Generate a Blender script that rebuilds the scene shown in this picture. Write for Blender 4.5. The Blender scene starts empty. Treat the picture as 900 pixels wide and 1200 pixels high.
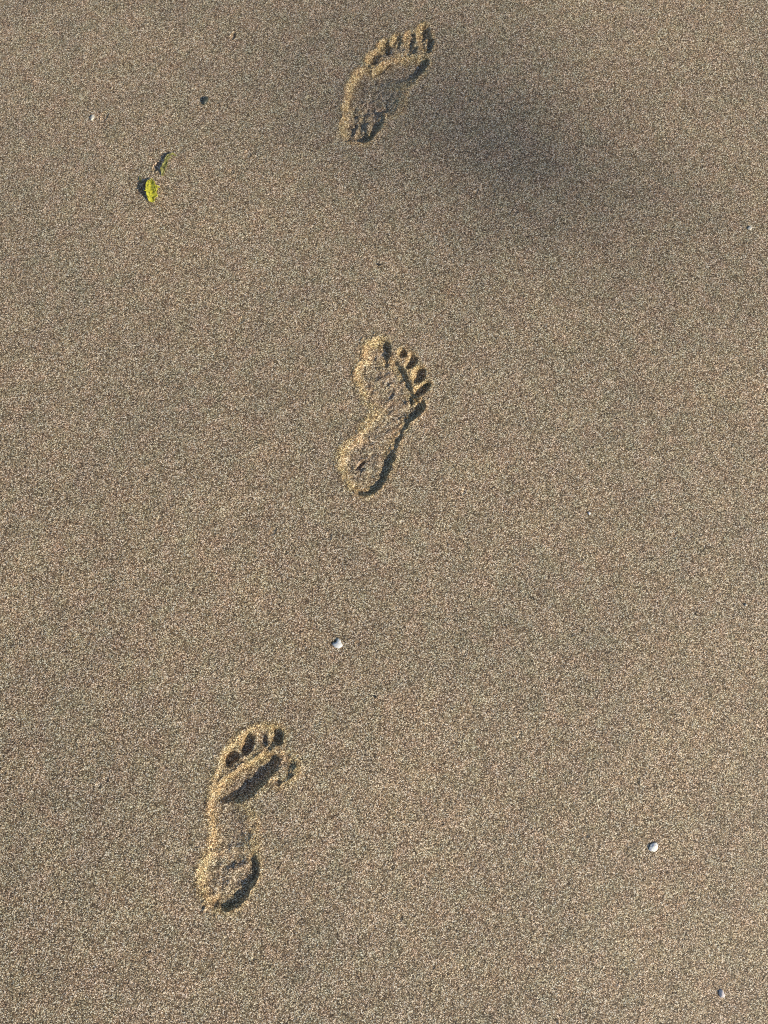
import bpy, math, random
import numpy as np
R = math.radians
rng = np.random.default_rng(7)
random.seed(7)
sc = bpy.context.scene
col = sc.collection

# ------------------------------------------------------------------ camera
H, TILT, F = 1.2, R(13.0), 906.0            # metres, from straight down, focal length in photo pixels (900 x 1200)
cam_d = bpy.data.cameras.new('camera')
cam = bpy.data.objects.new('camera', cam_d); col.objects.link(cam)
cam.location = (0, 0, H); cam.rotation_euler = (TILT, 0, 0)
cam_d.sensor_fit = 'VERTICAL'; cam_d.sensor_height = 36; cam_d.lens = 36 * F / 1200
cam_d.clip_start = 0.01; cam_d.clip_end = 2000
sc.camera = cam
sc.cycles.use_denoising = False             # a denoiser smears the single grains
sc.cycles.filter_width = 1.1                # crisp like the phone's sharpened picture
CT, ST = math.cos(TILT), math.sin(TILT)

DOME = .030
SUN_EL, SUN_DOWN = 28.0, 34.0               # elevation; degrees the sun stands below image-right
def dome(x, y):
    """the beach is slightly domed: its near right side leans towards the sun"""
    p = np.abs(x * math.cos(R(SUN_DOWN)) - (y - .3) * math.sin(R(SUN_DOWN)))
    return np.where(p < 1.2, -DOME * p ** 2, -DOME * 1.44 - 2.4 * DOME * (1 - np.exp(-(np.maximum(p, 1.2) - 1.2)))) + DOME * .25
def at(px, py):
    """photo pixel -> point (x, y) on the sand in metres"""
    u, v = (px - 450) / F, (600 - py) / F
    d = (u, v * CT + ST, v * ST - CT); z = 0.0
    for _ in range(4):
        t = (z - H) / d[2]; x, y = d[0] * t, d[1] * t; z = float(dome(x, y))
    return (x, y)

# ------------------------------------------------------------------ light
az = 90 + SUN_DOWN
S = np.array((math.cos(R(SUN_EL)) * math.cos(R(-SUN_DOWN)), math.cos(R(SUN_EL)) * math.sin(R(-SUN_DOWN)), math.sin(R(SUN_EL))))
sd = bpy.data.lights.new('sun', 'SUN'); sd.energy = 4.9; sd.angle = R(0.55); sd.color = (1, 0.88, 0.68)
sun = bpy.data.objects.new('sun', sd); col.objects.link(sun)
from mathutils import Vector
sun.rotation_euler = Vector(S).to_track_quat('Z', 'Y').to_euler()
sun.location = Vector(S) * 30
w = bpy.data.worlds.new('World'); sc.world = w; w.use_nodes = True
nt = w.node_tree
sky = nt.nodes.new('ShaderNodeTexSky'); sky.sky_type = 'NISHITA'; sky.sun_disc = False
sky.sun_elevation = R(SUN_EL); sky.sun_rotation = R(az)
bg = nt.nodes['Background']; bg.inputs['Strength'].default_value = 0.105
nt.links.new(sky.outputs[0], bg.inputs[0])
sc.view_settings.view_transform = 'Standard'; sc.view_settings.look = 'None'
sc.view_settings.exposure = 0.0; sc.view_settings.gamma = 1

# ------------------------------------------------------------------ materials
def mat(name):
    m = bpy.data.materials.new(name); m.use_nodes = True
    return m, m.node_tree, m.node_tree.nodes['Principled BSDF']

def ramp(nt, src, stops, interp='LINEAR'):
    r = nt.nodes.new('ShaderNodeValToRGB'); r.color_ramp.interpolation = interp
    e = r.color_ramp.elements
    while len(e) < len(stops): e.new(0.5)
    for el, (p, c) in zip(e, stops):
        el.position = p; el.color = (*c, 1)
    nt.links.new(src, r.inputs[0])
    return r.outputs[0]

def mix(nt, mode, fac, a, b):
    n = nt.nodes.new('ShaderNodeMix'); n.data_type = 'RGBA'; n.blend_type = mode
    for sock, v in ((n.inputs[0], fac), (n.inputs[6], a), (n.inputs[7], b)):
        if hasattr(v, 'node'): nt.links.new(v, sock)
        elif isinstance(v, (int, float)): sock.default_value = v
        else: sock.default_value = (*v, 1)
    return n.outputs[2]

def math_n(nt, op, a, b=0.0):
    n = nt.nodes.new('ShaderNodeMath'); n.operation = op
    for i, v in enumerate((a, b)):
        if hasattr(v, 'node'): nt.links.new(v, n.inputs[i])
        else: n.inputs[i].default_value = v
    return n.outputs[0]

def sand_material():
    m, nt, b = mat('coarse_sand')
    L = nt.links.new
    geo = nt.nodes.new('ShaderNodeNewGeometry')
    pos = geo.outputs['Position']
    def vor(scale, rnd=1.0, feature='F1'):
        v = nt.nodes.new('ShaderNodeTexVoronoi'); v.inputs['Scale'].default_value = scale
        v.inputs['Randomness'].default_value = rnd; v.feature = feature; L(pos, v.inputs['Vector']); return v
    def noise(scale, detail=2, vec=pos):
        n = nt.nodes.new('ShaderNodeTexNoise'); n.inputs['Scale'].default_value = scale
        n.inputs['Detail'].default_value = detail; L(vec, n.inputs['Vector']); return n
    grains = vor(GRAIN)
    sep = nt.nodes.new('ShaderNodeSeparateColor'); L(grains.outputs['Color'], sep.inputs[0])
    # grain minerals: dark basalt, brown, tan, quartz, shell white
    c = ramp(nt, sep.outputs[0], [(0.0, (.022, .016, .011)), (.22, (.080, .057, .036)), (.42, (.19, .140, .086)), (.62, (.33, .256, .160)),
                                  (.78, (.56, .46, .32)), (.90, (.90, .82, .65)), (1.0, (.97, .94, .85))])
    # mineral tint of each grain: rusty, neutral, greenish
    t = ramp(nt, sep.outputs[1], [(0, (1.06, .98, .88)), (.35, (1.02, 1, .97)), (.7, (.99, 1.0, .99)), (1, (.95, 1.0, .98))])
    c = mix(nt, 'MULTIPLY', 1.0, c, t)
    c = mix(nt, 'MULTIPLY', 1.0, c, (1.01, .964, .95))
    n3 = noise(34, 3); n4 = noise(110, 2)                                  # faint rusty and greenish blotches of mixed minerals
    c = mix(nt, 'MULTIPLY', 1.0, c, ramp(nt, n3.outputs[0], [(.32, (.955, 1.01, .99)), (.68, (1.045, .99, 1.01))]))
    c = mix(nt, 'MULTIPLY', 1.0, c, ramp(nt, n4.outputs[0], [(.30, (.93, .97, .96)), (.70, (1.07, 1.03, 1.04))]))
    at_ = nt.nodes.new('ShaderNodeAttribute'); at_.attribute_name = 'sunlit_tint'   # paler, yellower print edges: sunlit brightness of the walls put into the colour
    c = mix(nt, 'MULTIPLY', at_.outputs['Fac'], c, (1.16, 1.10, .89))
    # large soft tone changes of the beach
    n1 = noise(3.2, 3); n2 = noise(22, 3)
    v1 = ramp(nt, n1.outputs[0], [(.3, (.90, .92, .93)), (.7, (1.08, 1.05, 1.02))])
    v2 = ramp(nt, n2.outputs[0], [(.3, (.92, .93, .95)), (.7, (1.07, 1.06, 1.03))])
    c = mix(nt, 'MULTIPLY', 1.0, c, v1); c = mix(nt, 'MULTIPLY', 1.0, c, v2)
    # scattered bigger pale and dark grains
    big = vor(420.0)
    sb = nt.nodes.new('ShaderNodeSeparateColor'); L(big.outputs['Color'], sb.inputs[0])
    near = math_n(nt, 'LESS_THAN', big.outputs['Distance'], .40)
    pale = math_n(nt, 'MULTIPLY', math_n(nt, 'GREATER_THAN', sb.outputs[0], .955), near)
    dark = math_n(nt, 'MULTIPLY', math_n(nt, 'LESS_THAN', sb.outputs[0], .018), near)
    c = mix(nt, 'MIX', pale, c, (.80, .76, .66)); c = mix(nt, 'MIX', dark, c, (.035, .027, .02))
    L(c, b.inputs['Base Color'])
    rough = ramp(nt, sep.outputs[2], [(0, (.28,) * 3), (.5, (.55,) * 3), (1, (.8,) * 3)])
    L(rough, b.inputs['Roughness'])
    b.inputs['Specular IOR Level'].default_value = .45
    # relief of the single grains
    inv = math_n(nt, 'SUBTRACT', 1.0, grains.outputs['Distance'])
    lift = math_n(nt, 'MULTIPLY', sep.outputs[1], .9)
    hgt = math_n(nt, 'ADD', inv, lift)
    bp = nt.nodes.new('ShaderNodeBump'); bp.inputs['Strength'].default_value = 1.0; bp.inputs['Distance'].default_value = BUMP
    L(hgt, bp.inputs['Height']); L(bp.outputs[0], b.inputs['Normal'])
    return m
GRAIN, BUMP = 960.0, 0.00045
SAND = sand_material()

def simple(name, stops, scale, rough=.5, sss=0.0, bump=.0004, bscale=None):
    m, nt, b = mat(name)
    geo = nt.nodes.new('ShaderNodeNewGeometry')
    n = nt.nodes.new('ShaderNodeTexNoise'); n.inputs['Scale'].default_value = scale; n.inputs['Detail'].default_value = 4
    nt.links.new(geo.outputs['Position'], n.inputs['Vector'])
    nt.links.new(ramp(nt, n.outputs[0], stops), b.inputs['Base Color'])
    b.inputs['Roughness'].default_value = rough
    if sss:
        b.inputs['Subsurface Weight'].default_value = sss; b.inputs['Subsurface Radius'].default_value = (.004, .003, .002)
        b.inputs['Subsurface Scale'].default_value = 1.0
    n2 = nt.nodes.new('ShaderNodeTexNoise'); n2.inputs['Scale'].default_value = bscale or scale * 2
    nt.links.new(geo.outputs['Position'], n2.inputs['Vector'])
    bp = nt.nodes.new('ShaderNodeBump'); bp.inputs['Distance'].default_value = bump
    nt.links.new(n2.outputs[0], bp.inputs['Height']); nt.links.new(bp.outputs[0], b.inputs['Normal'])
    return m
M_WHITE = simple('white_shell', [(.3, (.86, .86, .85)), (.7, (.93, .93, .92))], 300, .45, .5)
M_GREYW = simple('grey_white_shell', [(.3, (.66, .68, .70)), (.7, (.78, .80, .82))], 350, .4)
M_LILAC = simple('lilac_shell', [(.3, (.56, .52, .57)), (.7, (.72, .70, .72))], 350, .5, .4)
M_PALE = simple('pale_shell', [(.3, (.50, .48, .42)), (.7, (.68, .66, .60))], 350, .5)
M_DARK = simple('dark_pebble', [(.3, (.022, .028, .026)), (.7, (.06, .07, .06))], 300, .45)
M_BLACK = simple('black_grit', [(.3, (.02, .017, .014)), (.7, (.05, .04, .03))], 400, .6)
M_LEAF = simple('yellow_green_weed', [(.32, (.30, .32, .03)), (.5, (.52, .50, .045)), (.7, (.66, .62, .10))], 190, .4, .25, .0006, 420)
M_LEAF2 = simple('dull_green_weed', [(.28, (.09, .085, .035)), (.55, (.25, .25, .075)), (.75, (.42, .40, .15))], 160, .5, .2, .0006, 420)
M_FEATHER = simple('white_feather', [(.3, (.7, .7, .68)), (.7, (.82, .82, .8))], 30, .8)
M_GREYF = simple('grey_feather', [(.3, (.28, .29, .31)), (.7, (.36, .37, .39))], 30, .8)
M_BEAK = simple('yellow_beak', [(.3, (.6, .4, .05)), (.7, (.7, .45, .06))], 60, .5)

# ------------------------------------------------------------------ the sand surface: one height field
STEP = 0.00125
def axis(lo, hi):
    core = np.arange(int((hi - lo) / STEP) + 1) * STEP + lo
    out, x, s = [], 0.0, STEP
    while x < 320:
        s *= 1.10 if x < .5 else 1.35
        x += s; out.append(x)
    out = np.array(out)
    return np.concatenate((core[0] - out[::-1], core, core[-1] + out)), len(out), len(core)
X, nx0, nxc = axis(-0.86, 0.86)
Y, ny0, nyc = axis(-0.56, 1.42)
NX, NY = len(X), len(Y)
GX, GY = np.meshgrid(X, Y)                  # [row = y, column = x]

def blur(a, s):
    """separable gaussian, s in cells"""
    r = max(1, int(s * 3)); k = np.exp(-.5 * (np.arange(-r, r + 1) / s) ** 2); k /= k.sum()
    for ax in (0, 1):
        p = np.pad(a, [(r, r) if i == ax else (0, 0) for i in (0, 1)], mode='reflect')
        o = np.zeros_like(a)
        for i, kv in enumerate(k):
            o += kv * (p[i:i + a.shape[0], :] if ax == 0 else p[:, i:i + a.shape[1]])
        a = o
    return a
def lumps(shape, s, seed):
    a = blur(np.random.default_rng(seed).standard_normal(shape), s)
    return a / a.std()

spx = np.abs(np.gradient(X)); spy = np.abs(np.gradient(Y))
fade = np.clip(1.6 - np.maximum(spx[None, :], spy[:, None]) / STEP * .6, 0, 1)
Z = np.zeros((NY, NX))
Z += lumps((NY, NX), .5, 1) * .00013 * fade          # single grains
Z += lumps((NY, NX), 2.2, 2) * .00010 * fade          # little heaps of grains
far = np.clip(1.5 - np.hypot(GX, GY - .4) / 3.0, 0, 1)
for k in range(14):                                    # slow waves of the beach
    a = rng.uniform(0, 6.28); f = 2 * math.pi / rng.uniform(.12, .9); p = rng.uniform(0, 6.28)
    Z += far * math.sqrt(1 / f) * .0014 * np.sin((GX * math.cos(a) + GY * math.sin(a)) * f + p)
Z += dome(GX, GY)
SUNLIT_TINT = np.zeros((NY, NX))                            # 1 along print edges, where sunlit brightness is painted in

# --- footprints, traced on the photo: polygon points are (photo x, photo y, wall width in mm)
def ell(cx, cy, ax, ay, rx, ry, wall, wall_sun=None, n=18):
    """ellipse, (ax, ay) = direction of the long half axis ry; the wall on the sun's side (lower right) may be steeper"""
    l = math.hypot(ax, ay); ax, ay = ax / l, ay / l
    out = []
    for i in range(n):
        t = 2 * math.pi * i / n; c, s = math.cos(t) * rx, math.sin(t) * ry
        dx, dy = c * -ay + s * ax, c * ax + s * ay
        k = (dx * .8 + dy * .55) / max(math.hypot(dx, dy), 1e-6)
        ww = wall if wall_sun is None else wall + (wall_sun - wall) * max(0, min(1, .5 + k))
        out.append((cx + dx, cy + dy, ww))
    return out
PRINTS = [
 dict(label='left bare footprint at the top of the photo, touching the soft dark patch', seed=11, zones=[
  ('ball_print', 9.5, .6, [(428,86,12),(436,77,7),(452,68,5),(472,63,6),(489,63,6),(503,66,6),(505,76,8),(493,90,14),(478,102,34),(457,110,44),(436,106,16)]),
  ('arch_print', 9.5, .3, [(413,84,14),(426,74,13),(445,83,15),(470,97,44),(478,104,56),(474,120,56),(466,136,40),(445,138,22),(415,141,14),(399,134,14),(404,105,14)]),
  ('heel_print', 8.5, 2.2, [(399,140,12),(403,126,14),(425,114,18),(450,114,40),(457,131,26),(451,147,13),(439,160,12),(430,167,9),(416,169,5),(404,165,8),(398,152,11)]),
  ('toe_bed_print', 2.4, 1.6, [(424,80,8),(430,66,7),(442,55,7),(460,46,7),(476,42,7),(486,44,8),(492,64,9),(472,68,9),(452,73,9),(436,82,9)]),
  ('toe_print', 9.5, 1.5, ell(437,66, .8,-.55, 7.5,10, 6, 4)),
  ('toe_print', 9.5, 1.5, ell(450,55, .6,-.8, 8.5,9.5, 6, 4)),
  ('toe_print', 6.0, 1.7, ell(464,48, .5,-.85, 7,9, 5, 4)),
  ('toe_print', 6.0, 2.0, ell(480,47, .2,-1, 7.5,12, 6, 4)),
  ('toe_print', 7.0, 2.4, [(487,34,6),(493,26,5),(500,27,5),(506,38,4),(509,52,4),(504,62,4),(494,60,7),(488,48,7)]),
  ], pits=[(421,158,9,5.5,.9,-.2,4),(424,143,4,9,.1,-1,2.4),(412,147,6,8,.3,-1,2.4),(497,38,3,7,.3,-1,2.4),(479,60,4,5,0,1,2),(448,76,4,9,.85,-.4,2.6)],
    heaps=[(432,148,4,9,.1,-1,3.4),(417,150,3,4,.1,-1,2.2),(452,68,3,8,.8,-.5,1.0)]),
 dict(label='right bare footprint in the middle, one continuous sole with five clear toe holes', seed=22, zones=[
  ('heel_print', 6.8, 1.2, [(395,550,17),(396,532,17),(403,518,18),(420,508,22),(445,506,15),(459,520,5),(463,536,4.5),(458,553,4.5),(449,569,4.5),(436,580,4.5),(421,582,7),(407,572,14)]),
  ('arch_print', 3.6, .8, [(413,515,22),(428,490,26),(445,472,18),(465,465,10),(490,470,4),(496,474,4),(487,489,4),(477,501,4),(469,517,4),(461,532,4),(430,537,20)]),
  ('ball_print', 7.5, 1.4, [(413,441,20),(416,425,18),(430,414,14),(452,418,9),(464,420,4),(473,428,4),(481,442,4),(485,456,4),(492,465,4),(499,469,4),(499,476,4),(491,488,4),(477,499,10),(458,498,24),(438,482,24),(422,464,19)]),
  ('toe_print', 8.5, 1.0, [(420,412,24),(427,399,18),(441,394,8),(453,396,4),(459,406,4),(458,420,5),(454,436,14),(428,442,26)]),
  ('toe_print', 7.0, .6, ell(471.5,413, .5,-.85, 5.6,6.6, 4, 3)),
  ('toe_print', 8.0, .6, ell(481.5,423.5, .3,-.95, 6.8,9.5, 4, 3)),
  ('toe_print', 8.5, .6, ell(490.5,438.5, .4,-.9, 7.2,10, 4, 3)),
  ('toe_print', 8.5, .6, ell(494.5,455, .73,-.68, 7,11, 4, 3)),
  ], pits=[(421.5,543,4,8,.64,-.77,4.5),(457,462,3,5,.2,-1,1.6)], heaps=[(428,553,5,6,.6,-.7,1.8),(485,469,4,3.2,1,0,4.0),(493,467,3.5,3,1,.3,4.5),(478,471,3.5,2.5,.6,.6,2.5)]),
 dict(label='left bare footprint nearest the camera at lower left, deep shadow under the ball', seed=33, zones=[
  ('ball_print', 12.8, .4, [(248,933,7),(253,921,6),(262,911,5),(274,902,5),(290,892,5),(306,882,6),(320,876,10),(333,886,14),(331,899,19),(320,914,20),(301,932,21),(280,946,21),(263,950,14),(252,946,9)]),
  ('inner_ball_print', 2.2, 1.5, [(318,884,10),(332,876,11),(347,886,11),(351,903,10),(342,919,11),(325,924,12),(312,916,12)]),
  ('arch_print', 6.5, .3, [(242,942,9),(246,922,9),(262,912,12),(285,936,28),(302,962,46),(302,1000,46),(285,1030,40),(258,1030,20),(241,1000,10),(246,978,9),(242,960,9)]),
  ('heel_print', 8.0, 1.6, [(239,998,12),(232,1015,13),(230,1035,13),(236,1052,12),(248,1065,9),(263,1073,5),(282,1061,5),(299,1039,5),(306,1014,5),(302,1000,10),(285,990,16),(262,984,18)]),
  ('toe_bed_print', 3.4, .9, [(245,930,9),(250,904,9),(258,886,9),(272,867,8),(286,854,8),(304,848,8),(326,846,8),(335,856,9),(330,874,12),(312,886,12),(290,898,12),(266,914,12),(254,930,12)]),
  ('toe_print', 13.0, .8, ell(268.5,888, .52,-.85, 8.2,12.5, 6, 3)),
  ('toe_print', 13.5, .8, ell(287,871.5, .3,-.95, 9.2,15, 6, 3)),
  ('toe_print', 8.5, .8, ell(307.5,865, -.5,-.87, 7,10.5, 5, 3.5)),
  ('toe_print', 9.0, 1.0, ell(323.5,861, -.2,-1, 9.5,13.5, 8, 4)),
  ], pits=[(262,1022,5,7,.4,-.9,1.2)], heaps=[(263,1040,6,8,.5,-.8,1.6),(276,1017,5,6,.3,-.9,1.6)]),
]

def chaikin(P, n=2):
    P = np.array(P, float)
    for _ in range(n):
        Q = np.roll(P, -1, 0)
        P = np.stack((.75 * P + .25 * Q, .25 * P + .75 * Q), 1).reshape(-1, P.shape[1])
    return P
def sdf(poly, wx, wy):
    """signed distance (positive inside) and the smallest distance / wall width over the edges"""
    best = np.full(wx.shape, 1e9); ratio = np.full(wx.shape, 1e9); inside = np.zeros(wx.shape, bool)
    n = len(poly)
    for i in range(n):
        x0, y0, w0 = poly[i]; x1, y1, w1 = poly[(i + 1) % n]
        ex, ey = x1 - x0, y1 - y0
        t = np.clip(((wx - x0) * ex + (wy - y0) * ey) / (ex * ex + ey * ey + 1e-15), 0, 1)
        d = np.hypot(wx - x0 - t * ex, wy - y0 - t * ey)
        best = np.minimum(best, d); ratio = np.minimum(ratio, d * 1000 / (w0 + (w1 - w0) * t))
        cr = (y0 > wy) != (y1 > wy)
        inside ^= cr & (wx < ex * (wy - y0) / (ey if abs(ey) > 1e-12 else 1e-12) + x0)
    return np.where(inside, best, -best), np.where(inside, ratio, -ratio)
def sstep(t):
    t = np.clip(t, 0, 1); return t * t * (3 - 2 * t)

used = np.zeros((NY - 1, NX - 1), bool)     # faces taken out of the ground and given to a footprint
print_jobs = []
for fp in PRINTS:
    pts = np.array([at(x, y) for z in fp['zones'] for (x, y, _) in z[3]])
    x0, y0 = pts.min(0) - .05; x1, y1 = pts.max(0) + .05
    ix0, ix1 = np.searchsorted(X, x0), np.searchsorted(X, x1)
    iy0, iy1 = np.searchsorted(Y, y0), np.searchsorted(Y, y1)
    wx, wy = GX[iy0:iy1, ix0:ix1], GY[iy0:iy1, ix0:ix1]
    sh = wx.shape
    # the edges crumble: warp the coordinates a little
    qx = wx + lumps(sh, 2.2, fp['seed']) * .0007 + lumps(sh, 6, fp['seed'] + 5) * .0009
    qy = wy + lumps(sh, 2.2, fp['seed'] + 1) * .0007 + lumps(sh, 6, fp['seed'] + 6) * .0009
    dep = np.zeros(sh); lab = np.full(sh, -1); bestd = np.full(sh, -1e9); rough = np.zeros(sh)
    for zi, (nm, D, rg, P) in enumerate(fp['zones']):
        pg = chaikin([(*at(x, y), wl) for (x, y, wl) in P])
        d, wl = sdf(pg, qx, qy)
        k = sstep(wl)
        dz = D * k
        take = (d > -.0005) & (dz >= dep - .4) & ((dz > dep) | (lab < 0))
        lab[take] = zi
        rough = np.maximum(rough, rg * sstep((d + .003) / .006))
        # smooth maximum of the depressions
        a, b_ = dep, dz; kk = 1.2; hh = np.clip(.5 + .5 * (b_ - a) / kk, 0, 1)
        dep = a * (1 - hh) + b_ * hh + kk * hh * (1 - hh) * ((a > .05) & (b_ > .05))
        bestd = np.maximum(bestd, d)
    dep = blur(dep, 1.0)
    for sign, lst in ((1, fp['pits']), (-1, fp['heaps'])):
        for (cx, cy, rx, ry, ax, ay, dd) in lst:
            pg = np.array([(*at(p, q), 1) for (p, q, _) in ell(cx, cy, ax, ay, rx, ry, 1)])
            d, _ = sdf(pg, qx, qy)
            dep = dep + sign * dd * sstep((d + .001) / .0035)
    cl = lumps(sh, 1.9, fp['seed'] + 2) * .35 + lumps(sh, 3.4, fp['seed'] + 3) * .40
    clod = np.maximum(lumps(sh, 2.4, fp['seed'] + 4) - .9, 0) * .55
    out = np.exp(-(np.minimum(bestd, 0) / .006) ** 2)
    rim = np.where(bestd < 0, out, 1) * .6 * (1 + .5 * lumps(sh, 5, fp['seed'] + 8))
    rim = np.where(bestd < 0, rim, rim * np.clip(1 - bestd / .008, 0, 1))
    dz = -dep + cl * (.45 * out + rough) * .8 + clod * (out * .5 + rough * .7) + rim
    dz = np.where(bestd < -.0125, 0, dz * np.clip((bestd + .0125) / .004, 0, 1))
    thrown = np.maximum(lumps(sh, 1.7, fp['seed'] + 12) - 1.7, 0) * 1.3 * np.exp(-(np.minimum(bestd, 0) / .016) ** 2) * np.clip((bestd + .04) / .02, 0, 1)
    dz = dz + np.where(bestd < 0, thrown, thrown * .5)
    Z[iy0:iy1, ix0:ix1] += dz / 1000
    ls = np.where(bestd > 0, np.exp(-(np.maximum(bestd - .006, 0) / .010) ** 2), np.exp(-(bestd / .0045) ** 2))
    SUNLIT_TINT[iy0:iy1, ix0:ix1] = np.maximum(SUNLIT_TINT[iy0:iy1, ix0:ix1], blur(np.clip(ls + .25 * lumps(sh, 3, fp['seed'] + 9) * ls, 0, 1), 1.2) * (bestd > -.012))
    # which part of the print each face belongs to
    fl = lab[:-1, :-1].copy(); fb = bestd[:-1, :-1]
    RIM = len(fp['zones'])
    fl[(fl < 0) & (fb > -.009)] = RIM
    # keep the largest patch of each part, hand crumbs to the rim
    def comps(mask):
        m = mask.copy(); out_ = []
        for s in zip(*np.nonzero(mask)):
            if not m[s]: continue
            st = [s]; m[s] = False; c = []
            while st:
                p = st.pop(); c.append(p)
                for q in ((p[0] + 1, p[1]), (p[0] - 1, p[1]), (p[0], p[1] + 1), (p[0], p[1] - 1)):
                    if 0 <= q[0] < m.shape[0] and 0 <= q[1] < m.shape[1] and m[q]:
                        m[q] = False; st.append(q)
            out_.append(c)
        return sorted(out_, key=len, reverse=True)
    for zi in range(RIM):
        for c in comps(fl == zi)[1:]:
            for p in c: fl[p] = RIM
    for c in comps(fl == RIM)[1:]:            # crumbs inside: give to a neighbouring part
        cs = set(c); nb = {}
        for p in c:
            for q in ((p[0] + 1, p[1]), (p[0] - 1, p[1]), (p[0], p[1] + 1), (p[0], p[1] - 1)):
                if 0 <= q[0] < fl.shape[0] and 0 <= q[1] < fl.shape[1] and q not in cs and fl[q] != RIM:
                    nb[fl[q]] = nb.get(fl[q], 0) + 1
        v = max(nb, key=nb.get) if nb else -1
        for p in c: fl[p] = v
    used[iy0:iy1 - 1, ix0:ix1 - 1] |= fl >= 0
    print_jobs.append((fp, fl, iy0, ix0))

def dent(px, py, rx, ry, ax, ay, mm, rim=.6):
    """a small hollow pressed into the sand, radii in photo pixels"""
    cx, cy = at(px, py)
    ix0, ix1 = np.searchsorted(X, cx - .05), np.searchsorted(X, cx + .05)
    iy0, iy1 = np.searchsorted(Y, cy - .05), np.searchsorted(Y, cy + .05)
    pg = np.array([(*at(p, q), 1) for (p, q, _) in ell(px, py, ax, ay, rx, ry, 1)])
    d, _ = sdf(pg, GX[iy0:iy1, ix0:ix1], GY[iy0:iy1, ix0:ix1])
    Z[iy0:iy1, ix0:ix1] += (-mm * sstep((d + .001) / .005) + rim * np.exp(-(np.minimum(d, 0) / .003) ** 2) * (d < 0)) / 1000
dent(273, 42, 3, 5, .3, -.9, 2.2)
dent(170, 222, 5, 8, .2, -1, 2)
dent(184, 196, 4, 7, .6, -.7, 2)

for k in range(70):
    px, py = rng.uniform(0, 900), rng.uniform(0, 1200)
    if any(abs(px - a) < 70 and abs(py - b) < 110 for a, b in ((450, 95), (450, 490), (290, 960))): continue
    r_ = rng.uniform(1.5, 4); dent(px, py, r_, r_ * rng.uniform(1, 1.8), rng.uniform(-1, 1), 1, rng.uniform(.5, 1.5), .3)
def zat(x, y):
    return Z[min(np.searchsorted(Y, y), NY - 1), min(np.searchsorted(X, x), NX - 1)]

def grid_mesh(name, verts, quads, m, parent=None, sunlit_tint=None):
    me = bpy.data.meshes.new(name)
    me.vertices.add(len(verts)); me.vertices.foreach_set('co', np.ascontiguousarray(verts, np.float32).ravel())
    n = len(quads)
    me.loops.add(n * 4); me.loops.foreach_set('vertex_index', np.ascontiguousarray(quads, np.int32).ravel())
    me.polygons.add(n); me.polygons.foreach_set('loop_start', np.arange(0, n * 4, 4, dtype=np.int32))
    me.polygons.foreach_set('use_smooth', np.zeros(n, bool))
    me.update(calc_edges=True)
    la = me.attributes.new('sunlit_tint', 'FLOAT', 'POINT'); la.data.foreach_set('value', np.ascontiguousarray(sunlit_tint, np.float32))
    me.materials.append(m)
    o = bpy.data.objects.new(name, me); col.objects.link(o)
    if parent: o.parent = parent
    return o
LV = SUNLIT_TINT.ravel()
V = np.stack((GX, GY, Z), -1).reshape(-1, 3)
def quads_of(mask, iy0=0, ix0=0):
    r, c = np.nonzero(mask); a = (r + iy0) * NX + (c + ix0)
    return np.stack((a, a + 1, a + NX + 1, a + NX), 1)
def compact(q):
    u, inv = np.unique(q, return_inverse=True)
    return V[u], inv.reshape(q.shape), LV[u]

def empty(name, loc, label, cat, group=None):
    o = bpy.data.objects.new(name, None); col.objects.link(o)
    o.location = loc; o.empty_display_size = .02; o['label'] = label; o['category'] = cat
    if group: o['group'] = group
    return o

v, q, lz = compact(quads_of(~used))
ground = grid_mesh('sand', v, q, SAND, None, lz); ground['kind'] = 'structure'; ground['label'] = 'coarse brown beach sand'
for fp, fl, iy0, ix0 in print_jobs:
    r, c = np.nonzero(fl >= 0)
    loc = (float(X[ix0 + c].mean()), float(Y[iy0 + r].mean()), 0.0)
    root = empty('footprint', loc, fp['label'], 'footprint', 'line of bare footprints in the sand')
    names = [z[0] for z in fp['zones']] + ['sand_rim']
    for zi, nm in enumerate(names):
        if not (fl == zi).any(): continue
        v, q, lz = compact(quads_of(fl == zi, iy0, ix0))
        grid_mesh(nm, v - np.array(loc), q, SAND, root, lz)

# ------------------------------------------------------------------ small things lying on the sand
import bmesh
from mathutils import noise as mnoise
def tag(o, label, cat, group=None):
    o['label'] = label; o['category'] = cat
    if group: o['group'] = group
    return o
def link_bm(name, bm, m, loc=(0, 0, 0), smooth=True, parent=None):
    bmesh.ops.recalc_face_normals(bm, faces=bm.faces)
    me = bpy.data.meshes.new(name); bm.to_mesh(me); bm.free()
    for p in me.polygons: p.use_smooth = smooth
    me.materials.append(m)
    o = bpy.data.objects.new(name, me); col.objects.link(o); o.location = loc
    if parent: o.parent = parent
    return o
def pebble(name, px, py, lx, ly, lz, rot, m, seed, lump=.16, sink=.3):
    """a worn stone: half axes in mm"""
    bm = bmesh.new(); bmesh.ops.create_icosphere(bm, subdivisions=4, radius=1)
    cr, sr = math.cos(R(rot)), math.sin(R(rot))
    for vt in bm.verts:
        n = 1 + lump * mnoise.noise(vt.co * 1.3 + Vector((seed * 3.1, seed, 0))) + lump * .4 * mnoise.noise(vt.co * 3.5 + Vector((seed, 0, 9)))
        p = Vector((vt.co.x * lx, vt.co.y * ly, vt.co.z * lz)) * n / 1000
        vt.co = (p.x * cr - p.y * sr, p.x * sr + p.y * cr, p.z)
    x, y = at(px, py)
    return link_bm(name, bm, m, (x, y, zat(x, y) + lz / 1000 * (1 - 2 * sink) * .9))
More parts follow.
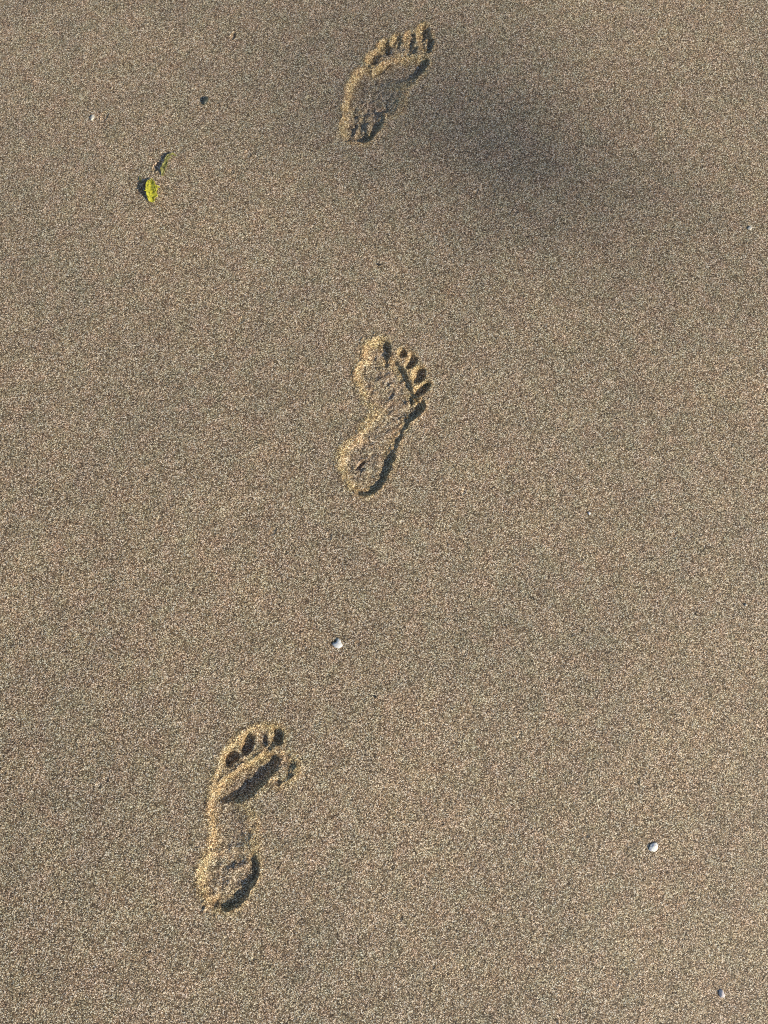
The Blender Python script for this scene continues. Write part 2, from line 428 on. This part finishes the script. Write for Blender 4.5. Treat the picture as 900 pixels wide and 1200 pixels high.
def shard(name, outline, m, thick, tilt, lift, seed):
    """a curved chip of shell with the traced outline (photo pixels), real thickness and bevelled edge"""
    P = np.array([at(*p) for p in outline]); c = P.mean(0); P = P - c
    rmax = np.hypot(*P.T).max()
    bm = bmesh.new(); rings = []
    rows = [(0.0, 1), (.45, 1), (.8, 1), (.95, .8), (1.0, .3), (.96, -.4), (.7, -1), (.35, -1)]
    for s, side in rows:
        rg = []
        for p in (P if s > 0 else P[:1] * 0):
            x, y = p * s; dome = -.9 * thick * (s ** 2)
            z = dome + side * thick * .5 + .12 * thick * mnoise.noise(Vector((x * 900, y * 900, seed)))
            rg.append(bm.verts.new((x, y, z + x * tilt[0] + y * tilt[1])))
        rings.append(rg)
    n = len(P)
    for i in range(n): bm.faces.new((rings[0][0], rings[1][i], rings[1][(i + 1) % n]))
    for a, b in zip(rings[1:-1], rings[2:]):
        for i in range(n): bm.faces.new((a[i], b[i], b[(i + 1) % n], a[(i + 1) % n]))
    bm.faces.new(rings[-1])
    return link_bm(name, bm, m, (c[0], c[1], zat(*c) + lift))
def dense(pts, k=3, jit=.0, seed=0):
    r = random.Random(seed); out = []
    for i, p in enumerate(pts):
        q_ = pts[(i + 1) % len(pts)]
        for j in range(k):
            t = j / k; out.append((p[0] + (q_[0] - p[0]) * t + r.uniform(-jit, jit), p[1] + (q_[1] - p[1]) * t + r.uniform(-jit, jit)))
    return out
tag(shard('shell_chip', dense([(389, 755), (393.5, 752.5), (396.5, 748), (399, 750), (401.8, 757), (397.5, 760.3), (392.5, 759)], 3, .25, 4), M_GREYW, .0022, (.05, -.06), .0024, 3),
    'flat five sided grey white shell chip lying between the middle and the nearest footprint', 'shell')
tag(pebble('pebble', 765, 992.5, 7.2, 5.0, 2.0, 38, M_WHITE, 5, .30, .12),
    'bright white oval pebble, the largest white one, right of the lowest footprint', 'pebble')
tag(shard('shell_fragment', dense([(842.6, 1160.2), (846.6, 1159.4), (849.6, 1165.5), (848.6, 1169), (844.6, 1169.3), (842.9, 1165)], 3, .25, 11), M_LILAC, .0026, (.08, -.05), .0022, 7),
    'small oblong lilac white shell fragment near the bottom right corner', 'shell')
tag(pebble('shell_fragment', 108.5, 138, 3.4, 5.6, 2.0, -12, M_PALE, 2, .35, .25), 'small whitish shell fragment left of the black pebble, near the upper left', 'shell')
tag(pebble('pebble', 241, 118.5, 4.4, 9.0, 3.8, -24, M_DARK, 3, .12, .3), 'blackish green oval pebble sunk in a small dent above the green weed', 'pebble')
tag(pebble('shell_fragment', 690.5, 601.5, 2.0, 2.4, 1.6, 0, M_WHITE, 4, .2, .2), 'tiny white shell speck right of the middle footprint', 'shell')
tag(pebble('shell_fragment', 879, 267, 4.4, 3.0, 1.8, 20, M_PALE, 9, .3, .3), 'small pale shell fragment at the right edge, right of the dark patch', 'shell')
tag(pebble('shell_fragment', 874, 709, 2.2, 1.9, 1.6, 30, M_PALE, 12, .3, .25), 'tiny pale shell speck at the right edge below mid height', 'shell')
tag(pebble('grit_speck', 444.5, 310, 4.0, 2.0, 1.5, -12, M_BLACK, 6, .4, .3), 'small dark brown grit speck just above the middle footprint', 'grit')
tag(pebble('grit_speck', 440.5, 817, 1.9, 1.7, 1.6, 0, M_BLACK, 7, .3, .3), 'tiny black grit speck below and right of the grey white shell chip', 'grit')

# --- scraps of seaweed
def frond(name, spine, widths, m, seed, lift, curl, thick=.0009, parent=None, ruffle=.0016):
    """a crumpled strip: spine in photo pixels, half widths in mm, with cupped and ruffled edges"""
    P = np.array([at(*p) for p in spine]); W = np.array(widths) / 1000; Lz = np.array(lift) / 1000
    N, K = 30, 13
    t = np.linspace(0, len(P) - 1, N); i0 = np.minimum(t.astype(int), len(P) - 2); f = t - i0
    f = f * f * (3 - 2 * f) * .35 + f * .65
    C = P[i0] * (1 - f)[:, None] + P[i0 + 1] * f[:, None]; WW = W[i0] * (1 - f) + W[i0 + 1] * f; ZZ = Lz[i0] * (1 - f) + Lz[i0 + 1] * f
    T = np.gradient(C, axis=0); T /= np.hypot(*T.T)[:, None]; Nn = np.stack((-T[:, 1], T[:, 0]), 1)
    top, bot = [], []
    bm = bmesh.new(); base = min(zat(*c) for c in C)
    for i in range(N):
        a, b = [], []
        for k in range(K):
            u = k / (K - 1) * 2 - 1
            edge = 1 + .34 * mnoise.noise(Vector((i * .35, u * .2 + (3 if u > 0 else -3), seed))) + .30 * mnoise.noise(Vector((i * .9, 5 if u > 0 else -5, seed)))
            off = u * WW[i] * edge
            x, y = C[i] + Nn[i] * off
            z = ZZ[i] + curl * (u * u) * WW[i] + ruffle * mnoise.noise(Vector((x * 230, y * 230, seed))) + ruffle * .6 * mnoise.noise(Vector((x * 620, y * 620, seed + 3)))
            z = max(z, .0006) + base
            a.append(bm.verts.new((x, y, z + thick / 2))); b.append(bm.verts.new((x, y, z - thick / 2)))
        top.append(a); bot.append(b)
    for i in range(N - 1):
        for k in range(K - 1):
            bm.faces.new((top[i][k], top[i][k + 1], top[i + 1][k + 1], top[i + 1][k]))
            bm.faces.new((bot[i][k], bot[i + 1][k], bot[i + 1][k + 1], bot[i][k + 1]))
    for i in range(N - 1):
        for k in (0, K - 1): bm.faces.new((top[i][k], top[i + 1][k], bot[i + 1][k], bot[i][k]))
    for k in range(K - 1):
        for i in (0, N - 1): bm.faces.new((top[i][k], bot[i][k], bot[i][k + 1], top[i][k + 1]))
    if parent is not None:
        for vt in bm.verts: vt.co -= parent.location
    return link_bm(name, bm, m, parent=parent)
def seaweed(px, py, label):
    x, y = at(px, py)
    return empty('seaweed_scrap', (x, y, float(zat(x, y))), label, 'seaweed', 'scraps of green seaweed')
s1 = seaweed(179, 226, 'bright yellow green seaweed scrap, the plumper lower one, casting a dark shadow to its left')
frond('blade', [(178, 214), (178, 220), (179, 227), (180, 233), (178, 238)], [5, 8.5, 9.5, 8.5, 4.5], M_LEAF, 3, [4, 6.5, 7, 5, 2], .45, parent=s1)
frond('folded_edge', [(175, 217), (174.5, 224), (176, 231), (178, 236)], [1.5, 3.0, 3.2, 1.2], M_LEAF, 8, [6, 9, 8, 4.5], .3, parent=s1)
frond('folded_edge', [(182, 218), (184.5, 225), (183, 232)], [1.2, 3.0, 1.5], M_LEAF, 15, [6, 8.5, 6], .4, parent=s1)
frond('torn_tip', [(177.5, 219), (178, 215), (179.5, 211.5)], [2.2, 1.6, .5], M_LEAF, 51, [6, 6, 4], .3, parent=s1)
frond('torn_tip', [(183, 223), (186, 221.5), (188.5, 222)], [2.2, 1.5, .5], M_LEAF, 57, [7, 6, 4], .3, parent=s1)
s2 = seaweed(193, 197, 'dull green ragged seaweed strip with a curled tip, the thinner upper one')
frond('blade', [(191, 207), (192, 201), (195, 195), (196, 190)], [1.6, 4.4, 4.4, 2.0], M_LEAF2, 21, [1.5, 5, 5, 3.5], .4, parent=s2)
frond('stem', [(194, 190), (198, 185), (203, 182.5), (207, 184)], [1.8, 2.2, 1.8, 1.0], M_LEAF2, 27, [3.5, 4.5, 4, 2.5], .4, parent=s2)
frond('side_blade', [(193, 193), (198, 188), (202, 186)], [1.2, 2.2, 1.0], M_LEAF2, 33, [3.5, 4.5, 3], .3, parent=s2)
s3 = seaweed(165, 211.5, 'tiny faint yellow green seaweed crumb, upper left of the bright scrap')
frond('blade', [(164, 208), (165, 212), (166, 215)], [.8, 1.8, .7], M_LEAF2, 41, [1, 1.6, 1], .2, parent=s3, ruffle=.0006)

# --- unseen bird shapes added overhead to cast the dark patch beside the farthest footprint
def shadow_gull(px, py, dist, label):
    x, y = at(px, py)
    c = Vector((x, y, 0)) + Vector(S) * dist
    root = empty('shadow_gull', c, label, 'shadow caster', 'unseen winged shapes added to cast a soft shadow')
    head = Vector((-S[0], -S[1], 0)).normalized()      # flies away from the sun
    root.rotation_euler = (0, R(4), math.atan2(head.y, head.x))
    def body_of(stations, n=20):
        bm = bmesh.new(); rg = []
        for (px_, r_, rz_, z_) in stations:
            rg.append([bm.verts.new((px_, r_ * math.cos(2 * math.pi * i / n), z_ + rz_ * math.sin(2 * math.pi * i / n))) for i in range(n)])
        for a, b in zip(rg[:-1], rg[1:]):
            for i in range(n): bm.faces.new((a[i], b[i], b[(i + 1) % n], a[(i + 1) % n]))
        bm.faces.new(rg[0]); bm.faces.new(rg[-1]); return bm
    link_bm('body', body_of([(-.22, .012, .01, .02), (-.17, .035, .028, .012), (-.08, .062, .058, .0), (.02, .07, .07, -.004), (.1, .06, .06, 0), (.15, .044, .045, .012),
                             (.18, .04, .042, .018), (.215, .036, .037, .02), (.24, .024, .024, .018), (.25, .01, .01, .015)]), M_FEATHER, parent=root)
    link_bm('beak', body_of([(.245, .011, .012, .014), (.275, .009, .009, .011), (.295, .003, .005, .004)], 10), M_BEAK, parent=root)
    bm = bmesh.new()
    tl = [(-.17, .03), (-.32, .075), (-.335, 0), (-.32, -.075), (-.17, -.03)]
    t_ = [bm.verts.new((a, b, .022)) for a, b in tl]; u_ = [bm.verts.new((a, b, .016)) for a, b in tl]
    bm.faces.new(t_); bm.faces.new(u_[::-1])
    for i in range(5): bm.faces.new((t_[i], u_[i], u_[(i + 1) % 5], t_[(i + 1) % 5]))
    link_bm('tail', bm, M_FEATHER, parent=root, smooth=False)
    for sgn in (1, -1):
        bm = bmesh.new(); rg = []
        for (yy, le, te, zz, th) in [(.03, .09, -.08, .03, .012), (.08, .11, -.09, .05, .010), (.13, .10, -.10, .055, .008), (.16, .03, -.16, .05, .006), (.165, -.08, -.24, .045, .005), (.14, -.22, -.32, .035, .003)]:
            m_ = le * .7 + te * .3
            rg.append([bm.verts.new((le, sgn * yy, zz)), bm.verts.new((m_, sgn * yy, zz + th)), bm.verts.new((te, sgn * yy, zz)), bm.verts.new((m_, sgn * yy, zz - th * .4))])
        for a, b in zip(rg[:-1], rg[1:]):
            for i in range(4): bm.faces.new((a[i], b[i], b[(i + 1) % 4], a[(i + 1) % 4]))
        bm.faces.new(rg[0]); bm.faces.new(rg[-1])
        link_bm('wing', bm, M_GREYF, parent=root)
shadow_gull(632, 186, 35.0, 'unseen bird shape added overhead to cast the soft shadow right of the farthest footprint')
shadow_gull(525, 142, 41.0, 'second unseen bird shape, added to cast the fainter shadow touching the farthest footprint')
